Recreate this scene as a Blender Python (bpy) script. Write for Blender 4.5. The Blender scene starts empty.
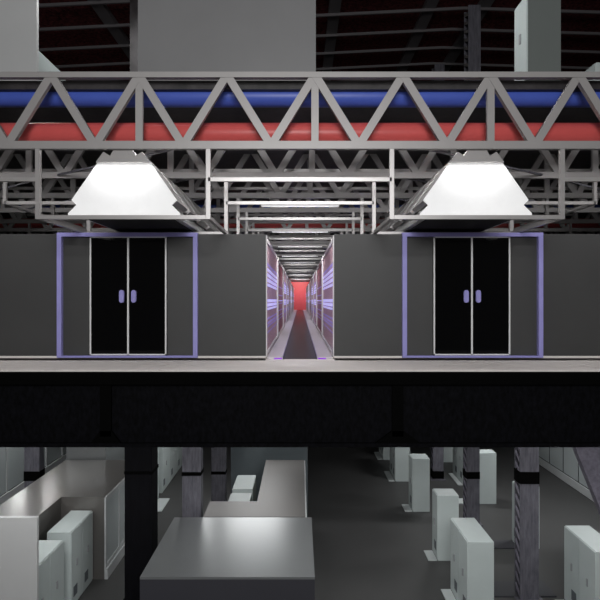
import bpy, bmesh, math, random
from mathutils import Vector, Matrix
random.seed(7)
S = bpy.context.scene
COL = S.collection
F = 556.0          # focal length in pixels of a 600 px frame
EYE = 1.277        # camera height above the middle floor

# ------------------------------------------------------------------ materials
def srgb(*c):
    return tuple(((v/255)/12.92 if v/255 <= .04045 else ((v/255+.055)/1.055)**2.4) for v in c) + (1,)

def mat(name, col, rough=.5, metal=0, spec=.5, noise=None, col2=None, bump=0, emit=None, estr=0, stretch=(1,1,1), aniso=0):
    m = bpy.data.materials.new(name); m.use_nodes = True
    nt = m.node_tree; b = nt.nodes['Principled BSDF']
    b.inputs['Base Color'].default_value = col
    b.inputs['Roughness'].default_value = rough
    b.inputs['Metallic'].default_value = metal
    b.inputs['Specular IOR Level'].default_value = spec
    if emit:
        b.inputs['Emission Color'].default_value = emit
        b.inputs['Emission Strength'].default_value = estr
    tc = nt.nodes.new('ShaderNodeTexCoord')
    mp = nt.nodes.new('ShaderNodeMapping'); mp.inputs['Scale'].default_value = stretch
    nt.links.new(tc.outputs['Object'], mp.inputs['Vector'])
    n = nt.nodes.new('ShaderNodeTexNoise'); n.inputs['Scale'].default_value = noise or 3
    n.inputs['Detail'].default_value = 6; n.inputs['Roughness'].default_value = .65
    nt.links.new(mp.outputs[0], n.inputs['Vector'])
    r = nt.nodes.new('ShaderNodeValToRGB')
    r.color_ramp.elements[0].position = .35; r.color_ramp.elements[1].position = .68
    if col2 is None:
        col2 = tuple(v*.93 for v in col[:3]) + (1,)
    r.color_ramp.elements[0].color = col2; r.color_ramp.elements[1].color = col
    nt.links.new(n.outputs['Fac'], r.inputs['Fac'])
    nt.links.new(r.outputs[0], b.inputs['Base Color'])
    if bump:
        bp = nt.nodes.new('ShaderNodeBump'); bp.inputs['Strength'].default_value = bump
        nt.links.new(n.outputs['Fac'], bp.inputs['Height']); nt.links.new(bp.outputs[0], b.inputs['Normal'])
    return m

M = {}
M['truss']   = mat('galvanised_steel', srgb(150,147,146), .45, .25, .5, 2)
M['bright']  = mat('bright_steel', srgb(168,165,164), .34, .4, .5, 2)
M['girder']  = mat('black_steel', srgb(11,11,15), .7, 0, .05, 14, srgb(3,3,4), .08, stretch=(1,1,.5))
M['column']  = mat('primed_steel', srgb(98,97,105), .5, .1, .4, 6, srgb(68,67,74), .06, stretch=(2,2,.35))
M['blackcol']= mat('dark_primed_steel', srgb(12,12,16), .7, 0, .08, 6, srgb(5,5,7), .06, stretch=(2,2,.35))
M['black']   = mat('black_rubber', srgb(3,3,3), .8, 0, .04)
M['blue']    = mat('blue_paint', srgb(72,94,184), .4, 0, .4)
M['red']     = mat('red_paint', srgb(204,86,84), .4, 0, .4)
M['redwall'] = mat('red_wall_paint', srgb(206,88,90), .5, 0, .3)
M['wall']    = mat('charcoal_panel', srgb(62,62,62), .48, 0, .3, .7, srgb(59,59,59))
M['lav']     = mat('lavender_frame', srgb(148,144,204), .5, 0, .3)
M['leaffr']  = mat('brushed_aluminium', srgb(222,222,222), .4, 0)
M['dglass']  = mat('black_glass', srgb(3,3,4), .06, 0, .15)
M['walk']    = mat('pale_walkway', srgb(226,220,216), .6, 0, .2, 5, srgb(218,212,208), stretch=(.4,1,1))
M['aisle']   = mat('dark_aisle_tile', srgb(26,26,26), .3, 0, .3, 1)
M['kerb']    = mat('pale_kerb', srgb(196,190,194), .4, 0, .4)
M['whitefr'] = mat('white_rack_frame', srgb(206,202,204), .4, 0, .4)
M['rack']    = mat('rack_mesh_redlit', srgb(204,174,180), .4, 0, .4, 40, srgb(160,124,132), stretch=(.05,.05,2.0))  # pink tint puts the aisle's red light into the mesh colour
M['rackred'] = mat('rack_mesh_redlit_deep', srgb(168,100,110), .4, 0, .4, 40, srgb(120,62,72), stretch=(.05,.05,2.0))  # deeper tint, red light likewise put into the colour
M['led']     = mat('led_glow', srgb(170,165,240), .4, emit=srgb(186,184,236), estr=.72)
M['leddim']  = mat('led_dim', srgb(130,110,190), .4, emit=srgb(150,138,190), estr=.34)
M['ledfaint']= mat('led_faint', srgb(190,180,200), .4, emit=srgb(140,124,196), estr=.08)
M['violet']  = mat('violet_glow', srgb(110,40,170), .4, emit=srgb(112,30,165), estr=.8)
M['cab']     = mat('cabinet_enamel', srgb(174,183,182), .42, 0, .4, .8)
M['cabshade']= mat('shaded_enamel', srgb(90,95,93), .42, 0, .4, .8)  # cabinet enamel darkened, shade of the front put into the colour
M['cabtrim'] = mat('cabinet_vent', srgb(78,84,88), .5)
M['plate']   = mat('plinth_plate', srgb(176,182,182), .5, 0, .4)
M['chrome']  = mat('handle_chrome', srgb(150,152,154), .35, .3)
M['cont']    = mat('container_cladding', srgb(104,102,100), .28, .5, .5, .6, srgb(110,107,104))
M['contdk']  = mat('dark_shaded_cladding', srgb(52,52,58), .45, 0, .4, 1)  # girder shade on the container front is put into this dark colour
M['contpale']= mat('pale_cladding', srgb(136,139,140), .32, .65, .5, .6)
M['panelgrey']= mat('panel_grey', srgb(160,167,168), .4, 0, .4, .6)
M['palekerb']= mat('partition_kerb', srgb(170,173,174), .45)
M['brace']= mat('brace_steel', srgb(130,126,138), .5, 0, .4, 6, srgb(104,100,112))
M['darkroof']= mat('dull_dark_roof', srgb(92,90,88), .42, .15, .4, .6)
M['plain']= mat('plain_container', srgb(127,127,128), .3, .1, .5, .6)
M['glassy']  = mat('grey_glazing', srgb(106,114,118), .18, .1, .5, .6)
M['screen']  = mat('screen_panel', srgb(180,181,181), .4, 0, .5, .5, srgb(174,175,175))
M['bfloor']  = mat('basement_floor', srgb(68,68,68), .5, 0, .3, .5, srgb(64,64,64))
M['deck']    = mat('soffit_deck', srgb(56,52,54), .5, .1, .4, 2.5, srgb(22,20,21), .25)
M['roofred'] = mat('rust_roof', srgb(104,52,54), .85, 0, .1, 9, srgb(38,19,20), .3)
M['dark']    = mat('dark_lining', srgb(26,24,26), .8, 0, .2, 2, srgb(16,15,16))
M['purlin']  = mat('roof_steel', srgb(96,93,95), .5, .2)
M['hoodpan'] = mat('hood_white_glow', srgb(225,225,225), .5, 0, .3, emit=(1,1,1,1), estr=.26)  # weak glow added to even out the light on the sheet
M['hood']    = mat('hood_sheet', srgb(178,178,178), .45, .2, .5)
M['hooddk']  = mat('hood_underside', srgb(26,26,26), .6, 0, .2)
M['lamp']    = mat('lamp_diffuser', (1,1,1,1), .5, emit=(1,1,1,1), estr=.55)

# ------------------------------------------------------------------ mesh helpers
class B:
    def __init__(s): s.bm = bmesh.new()
    def box(s, x0,x1,y0,y1,z0,z1):
        v = [s.bm.verts.new(p) for p in ((x0,y0,z0),(x1,y0,z0),(x1,y1,z0),(x0,y1,z0),(x0,y0,z1),(x1,y0,z1),(x1,y1,z1),(x0,y1,z1))]
        for f in ((0,3,2,1),(4,5,6,7),(0,1,5,4),(1,2,6,5),(2,3,7,6),(3,0,4,7)): s.bm.faces.new([v[i] for i in f])
        return s
    def prism_y(s, pts, y0, y1):      # outline in x,z, pushed along y
        a = [s.bm.verts.new((x,y0,z)) for x,z in pts]; b = [s.bm.verts.new((x,y1,z)) for x,z in pts]
        return s._skin(a,b)
    def prism_z(s, pts, z0, z1):
        a = [s.bm.verts.new((x,y,z0)) for x,y in pts]; b = [s.bm.verts.new((x,y,z1)) for x,y in pts]
        return s._skin(a,b)
    def prism_x(s, pts, x0, x1):
        a = [s.bm.verts.new((x0,y,z)) for y,z in pts]; b = [s.bm.verts.new((x1,y,z)) for y,z in pts]
        return s._skin(a,b)
    def _skin(s,a,b):
        n = len(a); s.bm.faces.new(a); s.bm.faces.new(b[::-1])
        for i in range(n): s.bm.faces.new((a[i],b[i],b[(i+1)%n],a[(i+1)%n]))
        return s
    def bar(s, p, q, w, d, up=(0,1,0)):   # square bar p->q; w across, d along "up"
        p=Vector(p); q=Vector(q); t=(q-p).normalized(); u=Vector(up); r=t.cross(u).normalized(); u=r.cross(t)
        v=[]
        for e in (p,q):
            for i,j in ((-1,-1),(1,-1),(1,1),(-1,1)): v.append(s.bm.verts.new(e+r*w/2*i+u*d/2*j))
        for f in ((0,1,2,3),(7,6,5,4),(0,4,5,1),(1,5,6,2),(2,6,7,3),(3,7,4,0)): s.bm.faces.new([v[i] for i in f])
        return s
    def tube(s, p, q, r, n=24):
        p=Vector(p); q=Vector(q); t=(q-p).normalized(); a=t.orthogonal().normalized(); b=t.cross(a)
        R=[[s.bm.verts.new(e+(a*math.cos(2*math.pi*k/n)+b*math.sin(2*math.pi*k/n))*r) for k in range(n)] for e in (p,q)]
        s._skin(R[0],R[1]); return s
    def mesh(s, name, m, bevel=0):
        bmesh.ops.recalc_face_normals(s.bm, faces=s.bm.faces)
        if bevel: bmesh.ops.bevel(s.bm, geom=s.bm.edges[:], offset=bevel, segments=2, affect='EDGES', profile=.5)
        me = bpy.data.meshes.new(name); s.bm.to_mesh(me); s.bm.free(); me.materials.append(m); return me

def link(name, me, parent=None, smooth=False):
    o = bpy.data.objects.new(name, me); COL.objects.link(o)
    if parent: o.parent = parent; o.matrix_parent_inverse = Matrix.Translation(-parent.location) if parent.type=='EMPTY' and parent.parent is None else Matrix.Identity(4)
    if smooth:
        for p in me.polygons: p.use_smooth = len(p.vertices)==4
    return o
def part(name, b, m, parent, bevel=0, smooth=False, label=None):
    # world coordinates in, local to the parent chain out
    me = b.mesh(name, m, bevel)
    root = parent
    while root.parent: root = root.parent
    me.transform(Matrix.Translation(-root.location))
    o = bpy.data.objects.new(name, me); COL.objects.link(o); o.parent = parent
    if smooth:
        for p in me.polygons: p.use_smooth = len(p.vertices)==4
    if label: o['label']=label
    return o
def thing(name, label, cat, loc=(0,0,0), group=None):
    o = bpy.data.objects.new(name, None); COL.objects.link(o); o.location = loc; o.empty_display_size=.2
    o['label']=label; o['category']=cat
    if group: o['group']=group
    return o
def tag(o, label, cat, group=None):
    o['label']=label; o['category']=cat
    if group: o['group']=group
    return o
def solo(name, b, m, label, cat, group=None, bevel=0, smooth=False):
    o = link(name, b.mesh(name,m,bevel), smooth=smooth); return tag(o,label,cat,group)
def struct(name, b, m, bevel=0):
    o = link(name, b.mesh(name,m,bevel)); o['kind']='structure'; return o
def sroot(name, loc=(0,0,0)):
    o = bpy.data.objects.new(name,None); COL.objects.link(o); o.location=loc; o['kind']='structure'; return o
def area(name, loc, rot, sx, sy, power, col=(1,1,1)):
    l = bpy.data.lights.new(name,'AREA'); l.shape='RECTANGLE'; l.size=sx; l.size_y=sy; l.energy=power; l.color=col
    o = bpy.data.objects.new(name,l); COL.objects.link(o); o.location=loc; o.rotation_euler=rot; return o
ORD = ['first','second','third','fourth','fifth','sixth','seventh','eighth','ninth','tenth','eleventh','twelfth','thirteenth','fourteenth','fifteenth','sixteenth','seventeenth','eighteenth','nineteenth','twentieth','twenty-first','twenty-second','twenty-third','twenty-fourth','twenty-fifth']

# ------------------------------------------------------------------ camera + world
cam = bpy.data.cameras.new('camera'); co = bpy.data.objects.new('camera',cam); COL.objects.link(co)
co.location=(0,0,EYE); co.rotation_euler=(math.pi/2,0,0); cam.sensor_width=36; cam.lens=36*F/600; cam.clip_end=300; cam.clip_start=.05
S.camera=co
w = bpy.data.worlds.new('World'); S.world=w; w.use_nodes=True
w.node_tree.nodes['Background'].inputs[0].default_value=(1,.98,.97,1); w.node_tree.nodes['Background'].inputs[1].default_value=.12
S.view_settings.view_transform='Standard'; S.view_settings.look='None'; S.view_settings.gamma=1; S.view_settings.exposure=0

# ------------------------------------------------------------------ building shell
BZ=-6.723          # basement floor
UZ=5.34            # upper floor
END=69.0
struct('floor', B().box(-22,22,10.0,12.0,-.19,0).box(-22,-.71,12,END,-.19,0).box(.71,22,12,END,-.19,0), M['walk'])
struct('floor.001', B().box(-.71,.71,12.0,END,-.19,-.004), M['aisle'])
struct('floor.002', B().box(-22,22,9.0,END,BZ-.2,BZ), M['bfloor'])
struct('floor.003', B().box(-22,22,10.3,END,UZ-.16,UZ), M['deck'])
struct('ceiling', B().box(-22,22,12,END,-.42,-.30), M['dark'])
def roofz(x): return 11.28+.05*(x+7.8) if x<6 else 11.97-.03*(x-6)
struct('ceiling.001', B().prism_y([(-22,roofz(-22)+.25),(6,roofz(6)+.25),(22,roofz(22)+.25),(22,roofz(22)+.5),(6,roofz(6)+.5),(-22,roofz(-22)+.5)],10,END+.3), M['roofred'])
struct('wall_back', B().box(-22,-1.6,END,END+.3,BZ,13).box(1.6,22,END,END+.3,BZ,13).box(-1.6,1.6,END,END+.3,BZ,0).box(-1.6,1.6,END,END+.3,4,13), M['dark'])
struct('wall_end', B().box(-1.6,1.6,END,END+.3,0,4), M['redwall'])
struct('wall_west', B().box(-22.3,-22,10,END,BZ,13), M['dark'])
struct('wall_east', B().box(22,22.3,10,END,BZ,13), M['dark'])

# roof steel
for k in range(8):
    y = 18.8+1.585*k - 1.585
    b = B()
    b.bar((-22,y,roofz(-22)),(6,y,roofz(6)),.07,.10,(0,0,1)).bar((6,y,roofz(6)),(22,y,roofz(22)),.07,.10,(0,0,1))
    solo('roof_purlin', b, M['purlin'], f'{ORD[k]} thin grey purlin from the front under the rusty red roof', 'beam', 'purlins under the roof')
for i,x in enumerate((-6.95,1.25,4.75,6.75)):
    solo('roof_rafter', B().bar((x,12,roofz(x)+.14),(x,40,roofz(x)+.14),.42,.2,(0,0,1)), M['purlin'],
         ['wide grey roof beam above the gap beside the pale screen','wide grey roof beam just past the big grey container on the upper floor','wide dim roof beam before the laced column of the upper floor','wide dim roof beam just past the laced column of the upper floor'][i], 'beam','beams running back under the roof')

# ------------------------------------------------------------------ main floor girder
g = thing('floor_girder','wide black steel girder under the edge of the pale walkway','girder',(0,10,-1.37))
part('web', B().box(-14,14,10.06,10.12,-1.33,-.23), M['girder'], g)
part('top_flange', B().box(-14,14,9.99,10.3,-.23,-.191), M['black'], g)
part('edge_cover', B().box(-14,14,9.93,9.995,-.235,-.012), M['black'], g)
part('bottom_flange', B().box(-14,14,9.99,10.3,-1.37,-1.30), M['girder'], g)
for x,fl in ((-3.5,.17),(1.76,.30)):
    part('shadow_plate', B().box(x-.1,x+.1,10.0,10.06,-1.18,-.23).prism_y([(x-.1-fl,-1.30),(x+.1+fl,-1.30),(x+.1,-1.08),(x-.1,-1.08)],10.0,10.06), M['black'], g)  # added black plates shaping shadows on the girder web

# ------------------------------------------------------------------ columns
def column(x, y, z0, z1, label, m, dark_band=None, laced=False, wd=.46, dp=.36):
    t = thing('steel_column', label, 'column', (x,y,z0), 'steel columns')
    x0,x1 = x-wd/2, x+wd/2
    if laced:
        xb = x0
        part('shaft', B().box(x0,x1,y,y+.05,z0,z1).box(x1-.05,x1,y+.05,y+dp,z0,z1).box(x0,x1,y+dp,y+dp+.05,z0,z1), m, t)
        b = B(); z=z0+.1; n=0
        while z < z1-.3:
            b.bar((x0+.01,y+.03,z),(x0+.01,y+dp,z+.20),.10,.02,(1,0,0)); z+=.30
        part('lacing', b, M['bright'] if z0>0 else M['brace'], t)
    else:
        part('shaft', B().box(x0,x1,y,y+dp,z0,z1), m, t)
    if dark_band:
        part('dark_band', B().box(x0-.012,x1+.012,y-.012,y+dp+.06,dark_band[0],dark_band[1]), M['black'], t)  # added black band shaping a shadow-like stripe, not a fitting
    part('base_plate', B().box(x0-.1,x1+.1,y-.1,y+dp+.1,z0,z0+.03), m, t)
    return t
GB=-1.37
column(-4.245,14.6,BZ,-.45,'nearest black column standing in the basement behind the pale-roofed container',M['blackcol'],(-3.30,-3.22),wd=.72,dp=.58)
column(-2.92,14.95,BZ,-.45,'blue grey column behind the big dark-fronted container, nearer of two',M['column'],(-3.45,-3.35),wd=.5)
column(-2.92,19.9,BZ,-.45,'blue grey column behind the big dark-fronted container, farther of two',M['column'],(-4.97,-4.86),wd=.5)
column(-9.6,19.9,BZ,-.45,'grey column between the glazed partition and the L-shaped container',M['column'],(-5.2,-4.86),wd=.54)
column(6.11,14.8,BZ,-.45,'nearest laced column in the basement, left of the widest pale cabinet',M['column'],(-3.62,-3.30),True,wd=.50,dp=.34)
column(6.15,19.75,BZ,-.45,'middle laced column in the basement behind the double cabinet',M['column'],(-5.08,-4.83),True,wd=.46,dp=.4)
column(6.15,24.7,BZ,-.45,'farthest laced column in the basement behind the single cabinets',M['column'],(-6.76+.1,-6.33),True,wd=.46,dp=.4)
column(-4.2,14.9,UZ,11.2,'ribbed grey column beside the big container on the upper floor',M['deck'],wd=.72,laced=False)
column(6.20,19.75,UZ,roofz(6.2)-.2,'bright-laced column standing on the upper floor beside the tall cabinet',M['column'],None,True,wd=.44,dp=.5)
column(6.20,24.7,UZ,roofz(6.2)-.2,'dim laced column farther back on the upper floor',M['column'],None,True,wd=.44,dp=.5)
# leaning brace by the right partition
solo('leaning_brace', B().prism_y([(8.13,-1.0),(9.03,-1.0),(11.36,BZ),(10.46,BZ)],18.6,18.9), M['brace'],
     'grey steel brace leaning in front of the far panelled partition','brace')

# ------------------------------------------------------------------ roof trusses and hangers
TP=2.42; NT=25
NODE=1.586
def truss(k):
    y = 10+TP*k
    W = 8.0+1.2*k if k<9 else 8.5
    t = thing('roof_truss', f'{ORD[k]} grey steel truss from the front, hung across the hall', 'truss', (0,y,3.9), 'trusses across the hall')
    dy=.12
    part('top_chord', B().box(-W,W,y,y+dy,5.285,5.385), M['truss'], t)
    part('bottom_chord', B().box(-W,W,y,y+dy,4.0,4.14), M['truss'], t)
    n = int(W/NODE)
    x0=.27
    for i in range(-n-1,n+1):
        xt=x0+NODE*i; xb=xt+NODE/2
        for a,bb,th in ((xt,xb,.10),(xt+NODE,xb,.088)):
            if abs(a)<W-.1 and abs(bb)<W-.1:
                part('diagonal', B().bar((a,y+dy/2,5.34),(bb,y+dy/2,4.06),.142,th), M['truss'], t)
        if i%2==0 and abs(xt)<W-.1:
            part('vertical', B().box(xt-.066,xt+.066,y+.022,y+.098,4.10,5.33), M['truss'], t)
    # hanger frames
    def hang(xa,xb,zb,pa=True,pb=True,m='bright',zpost=None):
        h=None
        b=B().box(xa,xb,y+.01,y+.09,zb-.035,zb+.035)
        h=part('hanger_bar', b, M[m], t)
        for x,f in ((xa,pa),(xb,pb)):
            if f: part('hanger_post', B().box(x-.04,x+.04,y+.01,y+.09,(zpost or zb)-.035,4.0), M[m], t)
    hang(-1.655,1.655,3.45,True,True,zpost=2.77)
    if k<8:
        for s in (-1,1):
            a,b=sorted((s*1.70,s*4.69))
            part('hanger_bar', B().box(a,b,y+.01,y+.09,2.735,2.805), M['bright'], t)
            part('hanger_post', B().box(s*4.73-.04,s*4.73+.04,y+.01,y+.09,2.735,4.0), M['bright'], t)
            a,b=sorted((s*4.77,s*6.61))
            part('hanger_bar', B().box(a,b,y+.01,y+.09,3.415,3.485), M['bright'], t)
            part('hanger_post', B().box(s*6.61-.035,s*6.61+.035,y+.01,y+.09,3.415,4.0), M['truss'], t)
            if k>1:
                a,b=sorted((s*6.65,s*9.6))
                part('hanger_bar', B().box(a,b,y+.01,y+.09,2.735,2.805), M['bright'], t)
                part('hanger_post', B().box(s*9.6-.035,s*9.6+.035,y+.01,y+.09,2.735,4.0), M['truss'], t)
for k in range(NT-1): truss(k)
for s,nm in ((-1,'left'),(1,'right')):
    for x,z,ds in ((1.655,2.77,'inner low'),(4.73,2.77,'outer low'),(6.61,3.45,'high')):
        for j in range(3):
            ya=10.09+TP*j; yb=10.01+TP*(j+1)
            if x==6.61 and j==0: continue
            solo('hanger_rail', B().box(s*x-.035,s*x+.035,ya,yb,z-.035,z+.035), M['bright'],
                 f'{ds} grey rail joining hanger frames {ORD[j]} and {ORD[j+1]} on the {nm} side','rail','rails between hanger frames')
# sway braces between trusses
for j in range(3):
    for s,nm in ((-1,'left'),(1,'right')):
        y=10.12+TP*j
        for (xa,xb),wh in (((2.1,5.4),'inner'),((5.6,8.6),'outer')):
            solo('sway_brace', B().bar((s*xa,y,4.07),(s*xb,y+TP-.13,4.07),.04,.04,(0,1,0)), M['column'],
                 f'thin {wh} sway brace between truss {ORD[j]} and {ORD[j+1]} on the {nm} side','brace','thin braces between the trusses')

# pipes
def pipe(y,z,r,m,label,nm):
    t = thing(nm,label,'pipe',(0,y,z),'long service pipes')
    part('tube', B().tube((-20,y,z),(20,y,z),r,40), m, t, smooth=True)
    b=B()
    for x in range(-18,19,6): pass
    return t
pipe(10.6,EYE+202.5*10.6/F,.182,M['blue'],'blue service pipe behind the front truss, above the red one','hanging_service_pipe')
pipe(10.6,EYE+166*10.6/F,.205,M['red'],'red service pipe behind the front truss, below the blue one','hanging_service_pipe')
pipe(23.0,EYE+202.5*10.6/F,.182,M['blue'],'distant blue pipe glimpsed deep among the rear trusses','hanging_service_pipe')
pipe(23.0,EYE+166*10.6/F,.205,M['red'],'distant red pipe glimpsed above the server aisle','hanging_service_pipe')

# ------------------------------------------------------------------ hoods over the two rooms
Z=lambda py,D: EYE+(300-py)*D/F
X=lambda px,D: (px-300)*D/F
def hood(s):
    nm = 'left' if s<0 else 'right'
    cx = s*3.216
    t = thing('light_hood', f'white lit trapezoid hood hanging over the {nm} pair of doors','hood',(cx,10.1,2.8),'lit hoods')
    k=10.16/F
    half=[(7.7,148.3),(12.7,156.7),(19.3,152.7),(26.8,163.0),(52.7,200),(47.7,205),(56,213.2),(56,215.5)]
    zz=lambda py: Z(py,10.16)
    H=[(dx*k,zz(py)) for dx,py in half]
    low=[H[3],H[4],H[5],H[6],H[7]]
    # white front sheet
    o=[(cx+x,z) for x,z in low]+[(cx-x,z) for x,z in low[::-1]]
    part('front_sheet', B().prism_y(o,10.16,10.20), M['hoodpan'], t)
    up=[H[0],H[1],H[2],H[3]]
    o=[(cx+x,z) for x,z in up]+[(cx-x,z) for x,z in up[::-1]]
    part('lamp_housing', B().prism_y(o,10.09,10.20), M['truss'], t)
    # long body behind
    L=19.0
    o=[(cx+.15,zz(150)),(cx+.91,zz(213)),(cx+.91,zz(215)),(cx-.91,zz(215)),(cx-.91,zz(213)),(cx-.15,zz(150))]
    part('body', B().prism_y(o,10.21,L), M['hood'], t)
    part('underside', B().box(cx-.80,cx+.80,10.21,L,zz(215)-.03,zz(215)-.002), M['hooddk'], t)
    y=10.30
    nrm=Vector((10,0,7.1)).normalized()
    for i in range(6):
        y1=y+.98
        for q in (-1,1):
            a=Vector((cx+q*.245,0,zz(157.5))); b_=Vector((cx+q*.855,0,zz(203.5)))
            n=Vector((q*nrm.x,0,nrm.z))*.115
            pts=[(a.x,a.z),(b_.x,b_.z),(b_.x+n.x,b_.z+n.z),(a.x+n.x,a.z+n.z)]
            part('side_slab', B().prism_y(pts,y,y1), M['bright'], t, .012)
        y=y1+.26
    return cx
for s in (-1,1):
    cx=hood(s)
    area('hood_lamp', (cx,10.125,Z(163.0,10)-.008), (math.radians(-12),0,0), .94,.05, 22)

# ------------------------------------------------------------------ room fronts
for s,nm in ((-1,'left'),(1,'right')):
    a,b=sorted((s*.75,s*5.25)); 
    xs=sorted((s*.735,s*2.215)); xo=sorted((s*5.225,s*22))
    struct('wall_front_'+nm, B().box(xs[0],xs[1],12,12.1,.07,2.70).box(xo[0],xo[1],12,12.1,.07,2.70), M['wall'])
    xa=sorted((s*.735,s*22))
    struct('baseboard_'+nm, B().box(xa[0],xa[1],11.985,12.1,.025,.07), M['walk'])
    xr=sorted((s*1.76,s*22))
    struct('ceiling_room_'+nm, B().box(xr[0],xr[1],12.1,END,2.60,2.70), M['dark'])
    xt=sorted((s*.735,s*22))
    struct('trim_1' if s<0 else 'trim_2', B().box(xt[0],xt[1],11.76,11.985,0,.003), M['black'])
    # double door
    D=11.95; sc=F/D
    d = sroot('door_1' if s<0 else 'door_2',(s*3.72,12,0))
    xc=lambda px: (px-300)/sc if s<0 else (300-px)/sc
    def bx(p0,p1,y0,y1,t0,b0):
        x=sorted((xc(p0),xc(p1))); return (x[0],x[1],y0,y1,EYE+(300-b0)/sc,EYE+(300-t0)/sc)
    fr=B().box(*bx(57.3,61.8,11.92,12.1,232.7,357.6)).box(*bx(193.2,197.7,11.92,12.1,232.7,357.6)).box(*bx(61.8,193.2,11.92,12.1,232.7,236.6)).box(*bx(61.8,193.2,11.92,12.1,355.7,357.6))
    part('door_frame', fr, M['lav'], d)
    for p0,p1 in ((61.8,88.4),(166.6,193.2)):
        part('side_panel', B().box(*bx(p0,p1,12.02,12.08,236.6,355.7)), M['wall'], d)
    part('threshold', B().box(*bx(61.8,193.2,12.08,12.12,236.6,355.7)), M['black'], d)
    for p0,p1,h0 in ((89.2,127.55,119.1),(127.65,166,131.2)):
        leaf=part('door_leaf', B().box(*bx(p0+.6,p1-.6,12.0,12.03,237.4,354.2)), M['dglass'], d)
        f2=B()
        L,R=p0,p1
        wl,wr=(1.3,.75) if h0<125 else (.75,1.3)
        f2.box(*bx(L,L+wl,11.975,12.03,236.2,355.4)).box(*bx(R-wr,R,11.975,12.03,236.2,355.4)).box(*bx(L,R,11.975,12.03,236.2,237.5)).box(*bx(L,R,11.975,12.03,354.1,355.4))
        part('leaf_trim', f2, M['leaffr'], leaf)
        hx=xc(h0+2.4); w2=2.35/sc; zt=EYE+(300-290)/sc; zb=EYE-(302.7-300)/sc
        pts=[]
        for i in range(13):
            th=math.pi*i/12; pts.append((hx+w2*math.cos(th), zt-w2+w2*math.sin(th)))
        for i in range(13):
            th=math.pi+math.pi*i/12; pts.append((hx+w2*math.cos(th), zb+w2+w2*math.sin(th)))
        part('handle', B().prism_y(pts,11.94,12.0), M['lav'], leaf)

# ------------------------------------------------------------------ server aisle
for s,nm in ((-1,'left'),(1,'right')):
    a=sorted((s*.700,s*.385))
    t = thing('aisle_kerb', f'long pale kerb along the {nm} row of server racks','kerb',(s*.55,12,0),'kerbs of the server aisle')
    part('slab', B().box(a[0],a[1],12.0,END,0,.05), M['kerb'], t)
    a2=sorted((s*.56,s*.39))
    part('light_strip', B().box(a2[0],a2[1],11.985,12.0,.0,.03), M['violet'], t, label='violet light strip on the kerb end')
    a3=sorted((s*.385,s*.375))
    part('edge_strip', B().box(a3[0],a3[1],12.0,END,0,.045), M['ledfaint'], t, label='faint violet strip along the kerb edge')
    BAY=6.1
    for k in range(9):
        y0=12.0+BAY*k+(.1 if k==0 else 0); y1=12.0+BAY*(k+1)-.02
        if k==8: y1=END
        xf=s*.75; t=thing('server_rack_bank', f'{ORD[k]} bank of server racks from the front, {nm} side of the aisle','server rack',(s*1.2,y0,0),'server rack banks along the aisle')
        xb=sorted((s*.77,s*1.75))
        part('cabinet_body', B().box(xb[0],xb[1],y0,y1,0.0,2.60), M['dark'], t)
        nd=5; dw=(y1-y0-.12)/nd
        for i in range(nd):
            xd=sorted((s*.752,s*.77))
            part('mesh_door', B().box(xd[0],xd[1],y0+.1+dw*i+.01,y0+.1+dw*(i+1)-.01,.14,2.56), M['rack' if k%3!=1 else 'rackred'], t)
        xr=sorted((s*.728,s*.77))
        part('front_rail', B().box(xr[0],xr[1],y0,y1,.05,.12).box(xr[0],xr[1],y0,y1,2.58,2.67), M['whitefr'], t)
        xp=sorted((s*(.712 if k==0 else .705),s*(.734 if k==0 else .80)))
        part('post', B().box(xp[0],xp[1],y0-(.12 if k==0 else 0),y0+(.04 if k==0 else .12),.05,2.67), M['whitefr'], t)
        if k%3!=1:
            rows=[(2.10,.05,'leddim'),(1.98,.045,'led'),(1.86,.05,'led'),(1.74,.05,'led'),(1.63,.04,'led'),(1.26,.05,'led'),(1.16,.05,'led'),(1.07,.035,'led'),(.84,.03,'leddim'),(.74,.04,'leddim'),(.66,.03,'leddim'),(.52,.02,'leddim')]
        else:
            rows=[(1.75,.025,'leddim'),(1.45,.03,'leddim'),(1.25,.02,'led'),(1.15,.02,'leddim'),(.9,.025,'leddim'),(.72,.02,'leddim'),(.6,.02,'leddim')]
        for z,h,m in rows:
            xl=sorted((s*.746,s*.752))
            part('led_strip', B().box(xl[0],xl[1],y0+.14,y1-.1,z-h*.72,z+h*.72), M[m], t)
# lamps over the aisle, fixed on the hanger bars
for j,k in enumerate((1,3,5,7,9,12,15,19)):
    y=10+TP*k+.05
    t=thing('aisle_lamp', f'{ORD[j]} slim white lamp from the front, above the server aisle','lamp',(0,y,3.4),'lamps above the server aisle')
    part('housing', B().box(-.9,.9,y+.05,y+.25,3.43,3.50), M['bright'], t)
    part('diffuser', B().box(-.88,.88,y+.06,y+.24,3.405,3.43), M['lamp'], t)
    area('aisle_light',(0,y+.15,3.38),(math.radians(25),0,0),1.5,.1,38+5*j)
area('end_wall_light',(0,END-2.5,3.9),(math.radians(35),0,0),1.6,.3,120,(1,.9,.88))  # added light to brighten the red end wall, no fixture

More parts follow.
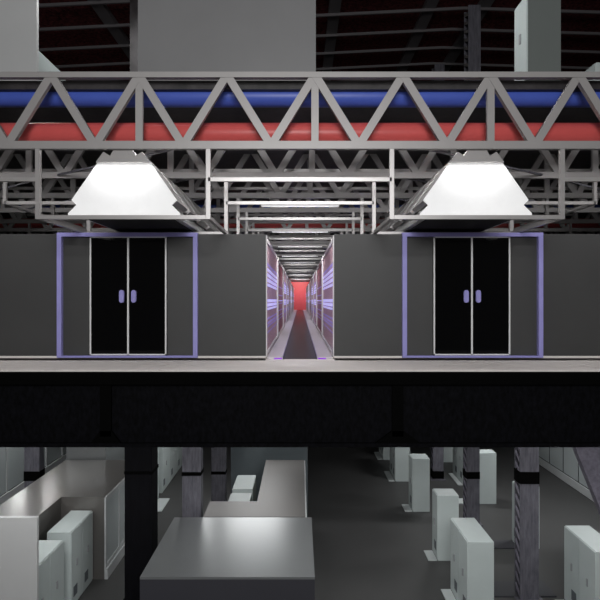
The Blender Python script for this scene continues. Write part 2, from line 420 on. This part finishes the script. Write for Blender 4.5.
# ------------------------------------------------------------------ basement cabinets
def cabinet(x0,x1,y0,y1,face,nd,label,plate=True,zf=BZ,H=2.0,group='pale metal cabinets',pw=.27,grille=True,mb='cab',mp='plate'):
    t=thing('metal_cabinet',label,'cabinet',((x0+x1)/2,(y0+y1)/2,zf),group)
    e=.025
    xa,xb=(x0+e,x1) if face<0 else (x0,x1-e)
    part('body', B().box(xa,xb,y0,y1,zf,zf+H), M[mb], t, .008)
    w=(y1-y0)/nd
    for i in range(nd):
        ya=y0+w*i+.01; yb=y0+w*(i+1)-.01
        xd=(x0,x0+e) if face<0 else (x1-e,x1)
        d=part('door', B().box(xd[0],xd[1],ya,yb,zf+.06,zf+H-.02), M['cab'], t)
        xh=(x0-.03,x0) if face<0 else (x1,x1+.03)
        yh=ya+(yb-ya)*.42
        part('handle', B().box(xh[0],xh[1],yh,yh+.05,zf+H*.5,zf+H*.5+.18), M['chrome'], d)
        xv=(x0-.008,x0) if face<0 else (x1,x1+.008)
        v=B()
        v.box(xv[0],xv[1],ya+.12,ya+.36,zf+.26,zf+.52)
        if grille: part('vent', v, M['cabtrim'], d)
    if plate:
        xp=(x0-pw,x0) if face<0 else (x1,x1+pw)
        part('base_plate', B().box(xp[0],xp[1],y0,y1,zf,zf+.03), M[mp], t)
    return t
rowA=[(12.9-1.55+2.43,15.33,2,'double pale cabinet in front of the middle laced column'),
      (17.05,17.7,1,'slim pale cabinet just behind the double cabinet, plate at its foot'),
      (21.0,21.7,1,'slim pale cabinet third in the row beside the open floor'),
      (24.5,25.9,2,'pale cabinet fourth in the row beside the open floor, top cut by the girder'),
      (27.8,29.2,2,'farthest pale cabinet in the row beside the open floor')]
for (y0,y1,nd,l),dx in zip(rowA,(0,.06,.09,.03,0)): cabinet(4.15+dx,4.81+dx,y0,y1,-1,nd,l)
rowB=[(13.24,14.8,2,'nearest pale cabinet past the laced columns, beside the open corner'),
      (17.87,18.45,1,'narrow cabinet mostly hidden behind the nearest laced column'),
      (21.8,22.35,1,'slim pale cabinet standing just past the middle laced column'),
      (24.0,25.6,2,'pale cabinet peeking out before the middle laced column'),
      (27.4,28.4,1,'farthest pale cabinet peeking out past the farthest laced column')]
for (y0,y1,nd,l),pw in zip(rowB,(.25,.85,.85,.2,.25)): cabinet(7.03,7.70,y0,y1,-1,nd,l,pw=pw,mp='contdk' if y0==17.87 else 'plate')  # one plate takes the dark colour as painted shade
solo('floor_tray', B().box(5.15,6.9,14.95,15.75,BZ,BZ+.04), M['contdk'], 'flat grey tray on the floor behind the double cabinet','tray')
cabinet(-6.53,-5.90,14.35,15.85,1,2,'pale double cabinet standing in the notch of the L-shaped container',plate=False)
cabinet(-6.53,-5.90,12.36,13.9,1,2,'pale cabinet partly hidden behind the tall screen panel',plate=False)
for j,(y0,y1) in enumerate(((21.0,22.35),(23.0,24.4),(24.42,25.8),(25.82,27.2))):
    cabinet(-6.35,-5.68,y0,y1,1,1,['pale cabinet behind the nearest black column, plate at its foot','first of three joined cabinets past the black column','second of three joined cabinets past the black column','last of three joined cabinets past the black column'][j],plate=(j==0),pw=.45)
cabinet(-2.15,-1.50,17.65,19.06,-1,1,'white cabinet in the notch behind the dark roof, farther one',plate=False)
cabinet(-2.15,-1.50,15.95,17.3,-1,1,'white cabinet in the notch behind the dark roof, nearer one',plate=False)

# containers
def container(name,label,pts,z0,H,mroof,mwall,loc,side=None,extra=None):
    t=thing(name,label,'container',loc,'equipment containers')
    part('walls', B().prism_z(pts,z0,z0+H-.05), mwall, t)
    part('roof', B().prism_z(pts,z0+H-.05,z0+H), mroof, t)
    if side:
        x,y0,y1,n,fc=side
        b=B(); p=B(); w=(y1-y0)/n
        xa=sorted((x,x+.04*fc)); xg=sorted((x,x+.015*fc))
        b.box(xa[0],xa[1],y0,y1,z0+.30,z0+.42).box(xa[0],xa[1],y0,y1,z0+H-.16,z0+H-.02)
        for i in range(n+1):
            yy=min(max(y0+w*i-.05,y0),y1-.1); b.box(xa[0],xa[1],yy,yy+.1,z0+.42,z0+H-.16)
        part('panel_frame', b, M['palekerb'], t)
        for i in range(n):
            part('side_pane', B().box(xg[0],xg[1],y0+w*i+.05,y0+w*(i+1)-.05,z0+.42,z0+H-.16), M['panelgrey'], t)
        xk=sorted((x,x+.09*fc))
        part('kerb', B().box(xk[0],xk[1],y0,y1,z0,z0+.30), M['palekerb'], t)
    return t
container('equipment_container','L-shaped grey container with a bright patch on its roof, beside the glazed partition',
    [(-8.25,14.45),(-6.84,14.45),(-6.84,15.92),(-5.60,15.92),(-5.60,19.6),(-8.25,19.6)],BZ,2.36,M['cont'],M['cont'],(-7,17,BZ),(-5.60,15.92,19.6,3,1))
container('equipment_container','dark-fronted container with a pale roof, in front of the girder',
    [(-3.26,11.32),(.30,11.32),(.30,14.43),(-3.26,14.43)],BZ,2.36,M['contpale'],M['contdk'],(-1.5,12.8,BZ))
container('equipment_container','L-shaped dark-roofed container behind the dark-fronted one',
    [(-2.52,14.47),(.14,14.47),(.14,19.6),(-1.20,19.6),(-1.20,15.58),(-2.52,15.58)],BZ,2.36,M['darkroof'],M['cont'],(-1,17,BZ),(.14,14.47,19.6,4,1))
container('glazed_enclosure','tall grey glazed enclosure behind the dark-roofed container',
    [(-2.55,20.5),(.28,20.5),(.28,24.5),(-2.55,24.5)],BZ,3.6,M['contpale'],M['glassy'],(-1.2,22,BZ))
container('glazed_enclosure','tall grey glazed enclosure behind the L-shaped container',
    [(-8.30,19.75),(-6.9,19.75),(-6.9,24.5),(-8.30,24.5)],BZ,3.6,M['contpale'],M['contpale'],(-7.5,22,BZ))
solo('screen_panel', B().box(-9.5,-5.76,12.17,12.27,BZ,BZ+3.24), M['screen'], 'tall pale screen panel in the basement in front of the cabinets','panel', bevel=.01)

# long partitions either side
for s,nm in ((-1,'west'),(1,'east')):
    r=sroot('wall_partition_'+nm,(s*11.7,16,BZ))
    a=sorted((s*11.68,s*11.9))
    part('panel', B().box(a[0],a[1],15,32,BZ+.35,-.45), M['panelgrey'], r)
    k=sorted((s*11.6,s*11.9))
    part('kerb', B().box(k[0],k[1],15,32,BZ+.03,BZ+.35), M['palekerb'], r)
    b=B(); gaps=B()
    y=15.2
    while y<32:
        f=sorted((s*11.645,s*11.68))
        if s<0: b.box(f[0],f[1],y,y+.14,BZ+.35,-.45)
        else: b.box(f[0]+.02,f[1],y,y+.025,BZ+.35,-.45)
        y+=1.72 if s<0 else 1.35
    part('mullions', b, M['palekerb' if s<0 else 'black'], r)
    f=sorted((s*11.66,s*11.69))
    part('joint', B().box(f[0],f[1],15,32,BZ+.34,BZ+.37), M['black'], r)

# ------------------------------------------------------------------ upper floor
solo('screen_panel', B().box(-9.5,-5.76,12.17,12.27,UZ,UZ+3.4), M['screen'], 'tall pale screen panel standing on the upper floor','panel', bevel=.01)
cabinet(-6.53,-5.90,12.47,14.0,1,1,'low white cabinet peeking out past the upper screen panel',plate=False,zf=UZ,H=EYE+5.65-UZ,grille=False)
cabinet(4.22,4.86,10.35,10.95,-1,1,'tall pale cabinet on the upper floor with a small handle',plate=False,zf=UZ,H=EYE+5.72-UZ,grille=False,mb='cabshade')
cabinet(7.03,7.7,13.24,14.8,-1,1,'pale cabinet at the upper floor edge, only its corner visible',plate=False,zf=UZ,H=EYE+5.66-UZ,grille=False)
t=container('equipment_container','big plain grey container on the upper floor, top out of view',
    [(-3.28,11.25),(.32,11.25),(.32,14.4),(-3.28,14.4)],UZ,2.7,M['plain'],M['plain'],(-1.5,12.8,UZ))

# ------------------------------------------------------------------ lamps of the place and added lights
def lamp_fixture(x,y,z,label,power,sx=1.6,sy=.3,grp='basement lamps'):
    t=thing('ceiling_lamp',label,'lamp',(x,y,z),grp)
    part('housing', B().box(x-sx/2,x+sx/2,y-sy/2,y+sy/2,z+.03,z+.12), M['bright'], t)
    part('diffuser', B().box(x-sx/2+.02,x+sx/2-.02,y-sy/2+.02,y+sy/2-.02,z,z+.03), M['lamp'], t)
    area('ceiling_light',(x,y,z-.01),(0,0,0),sx,sy,power)
for i,(x,y,p) in enumerate(((-11.0,22.8,150),(-2.4,21.5,260),(6.5,22.6,110),(-8.5,13.4,120),(1.2,13.2,120),(8.6,14,120))):
    lamp_fixture(x,y,-1.55 if y>20 else -.55,f'{ORD[i]} ceiling lamp hidden above the basement',p,3.4 if i==1 else 1.6,2.0 if i==1 else .3)
area('front_key_light',(0,-7,5.5),(math.radians(76),0,0),7,4,1650)  # unseen key light added behind the camera for the front faces

# added fill lights hidden behind the trusses and behind the floor girder
def strip(y,z,label,ang,power,L=20):
    t=thing('fill_strip_light',label,'lamp',(0,y,z),'added fill strips')
    part('housing', B().box(-L/2,L/2,y-.05,y+.05,z+.02,z+.09), M['bright'], t)
    area('strip_fill',(0,y,z),(math.radians(ang),0,0),L,.08,power)
strip(11.0,4.34,'added fill strip tucked behind the bottom chord of the front truss',5,170)
for j in (1,2,3):
    strip(11.0+TP*(2*j-.12),4.34,f'long strip light behind the bottom chord of the {ORD[2*j]} truss',35,55)
strip(10.75,-1.15,'added fill strip tucked behind the black floor girder',40,290)

lamp_fixture(1.0,11.4,9.1,'added fill lamp above the big container, out of view',280,1.2,.4,'upper floor lamps')  # added to brighten the inward sides of the upper cabinets
lamp_fixture(-11,21.4,10.6,'ceiling lamp near the rusty roof behind the pale screen',420,1.2,.4,'upper floor lamps')
sp=bpy.data.lights.new('downlight','SPOT'); sp.energy=70; sp.spot_size=math.radians(13); sp.spot_blend=1; sp.shadow_soft_size=.05
so=bpy.data.objects.new('downlight',sp); COL.objects.link(so); so.location=(0,11,4.25)

lamp_fixture(9.4,19.5,-1.5,'added fill lamp hidden above the far panelled partition',170)  # added to brighten the east partition panels
lamp_fixture(-10.0,16.5,-1.5,'added fill lamp hidden above the glazed partition',130)  # added to brighten the west partition panels
area('front_highlight_light',(0,-7,7.2),(math.radians(76),0,0),1.5,.8,260)  # unseen light added behind the camera for highlights on the bars

lamp_fixture(-4.5,12.9,9.0,'added fill lamp between the pale screen and the big container, out of view',85,.8,.4,'upper floor lamps')  # added to brighten the side of the low upper cabinet

strip(11.0+TP,4.34,'long strip light behind the bottom chord of the second truss',5,50)  # another added fill light, brightens the hood slabs
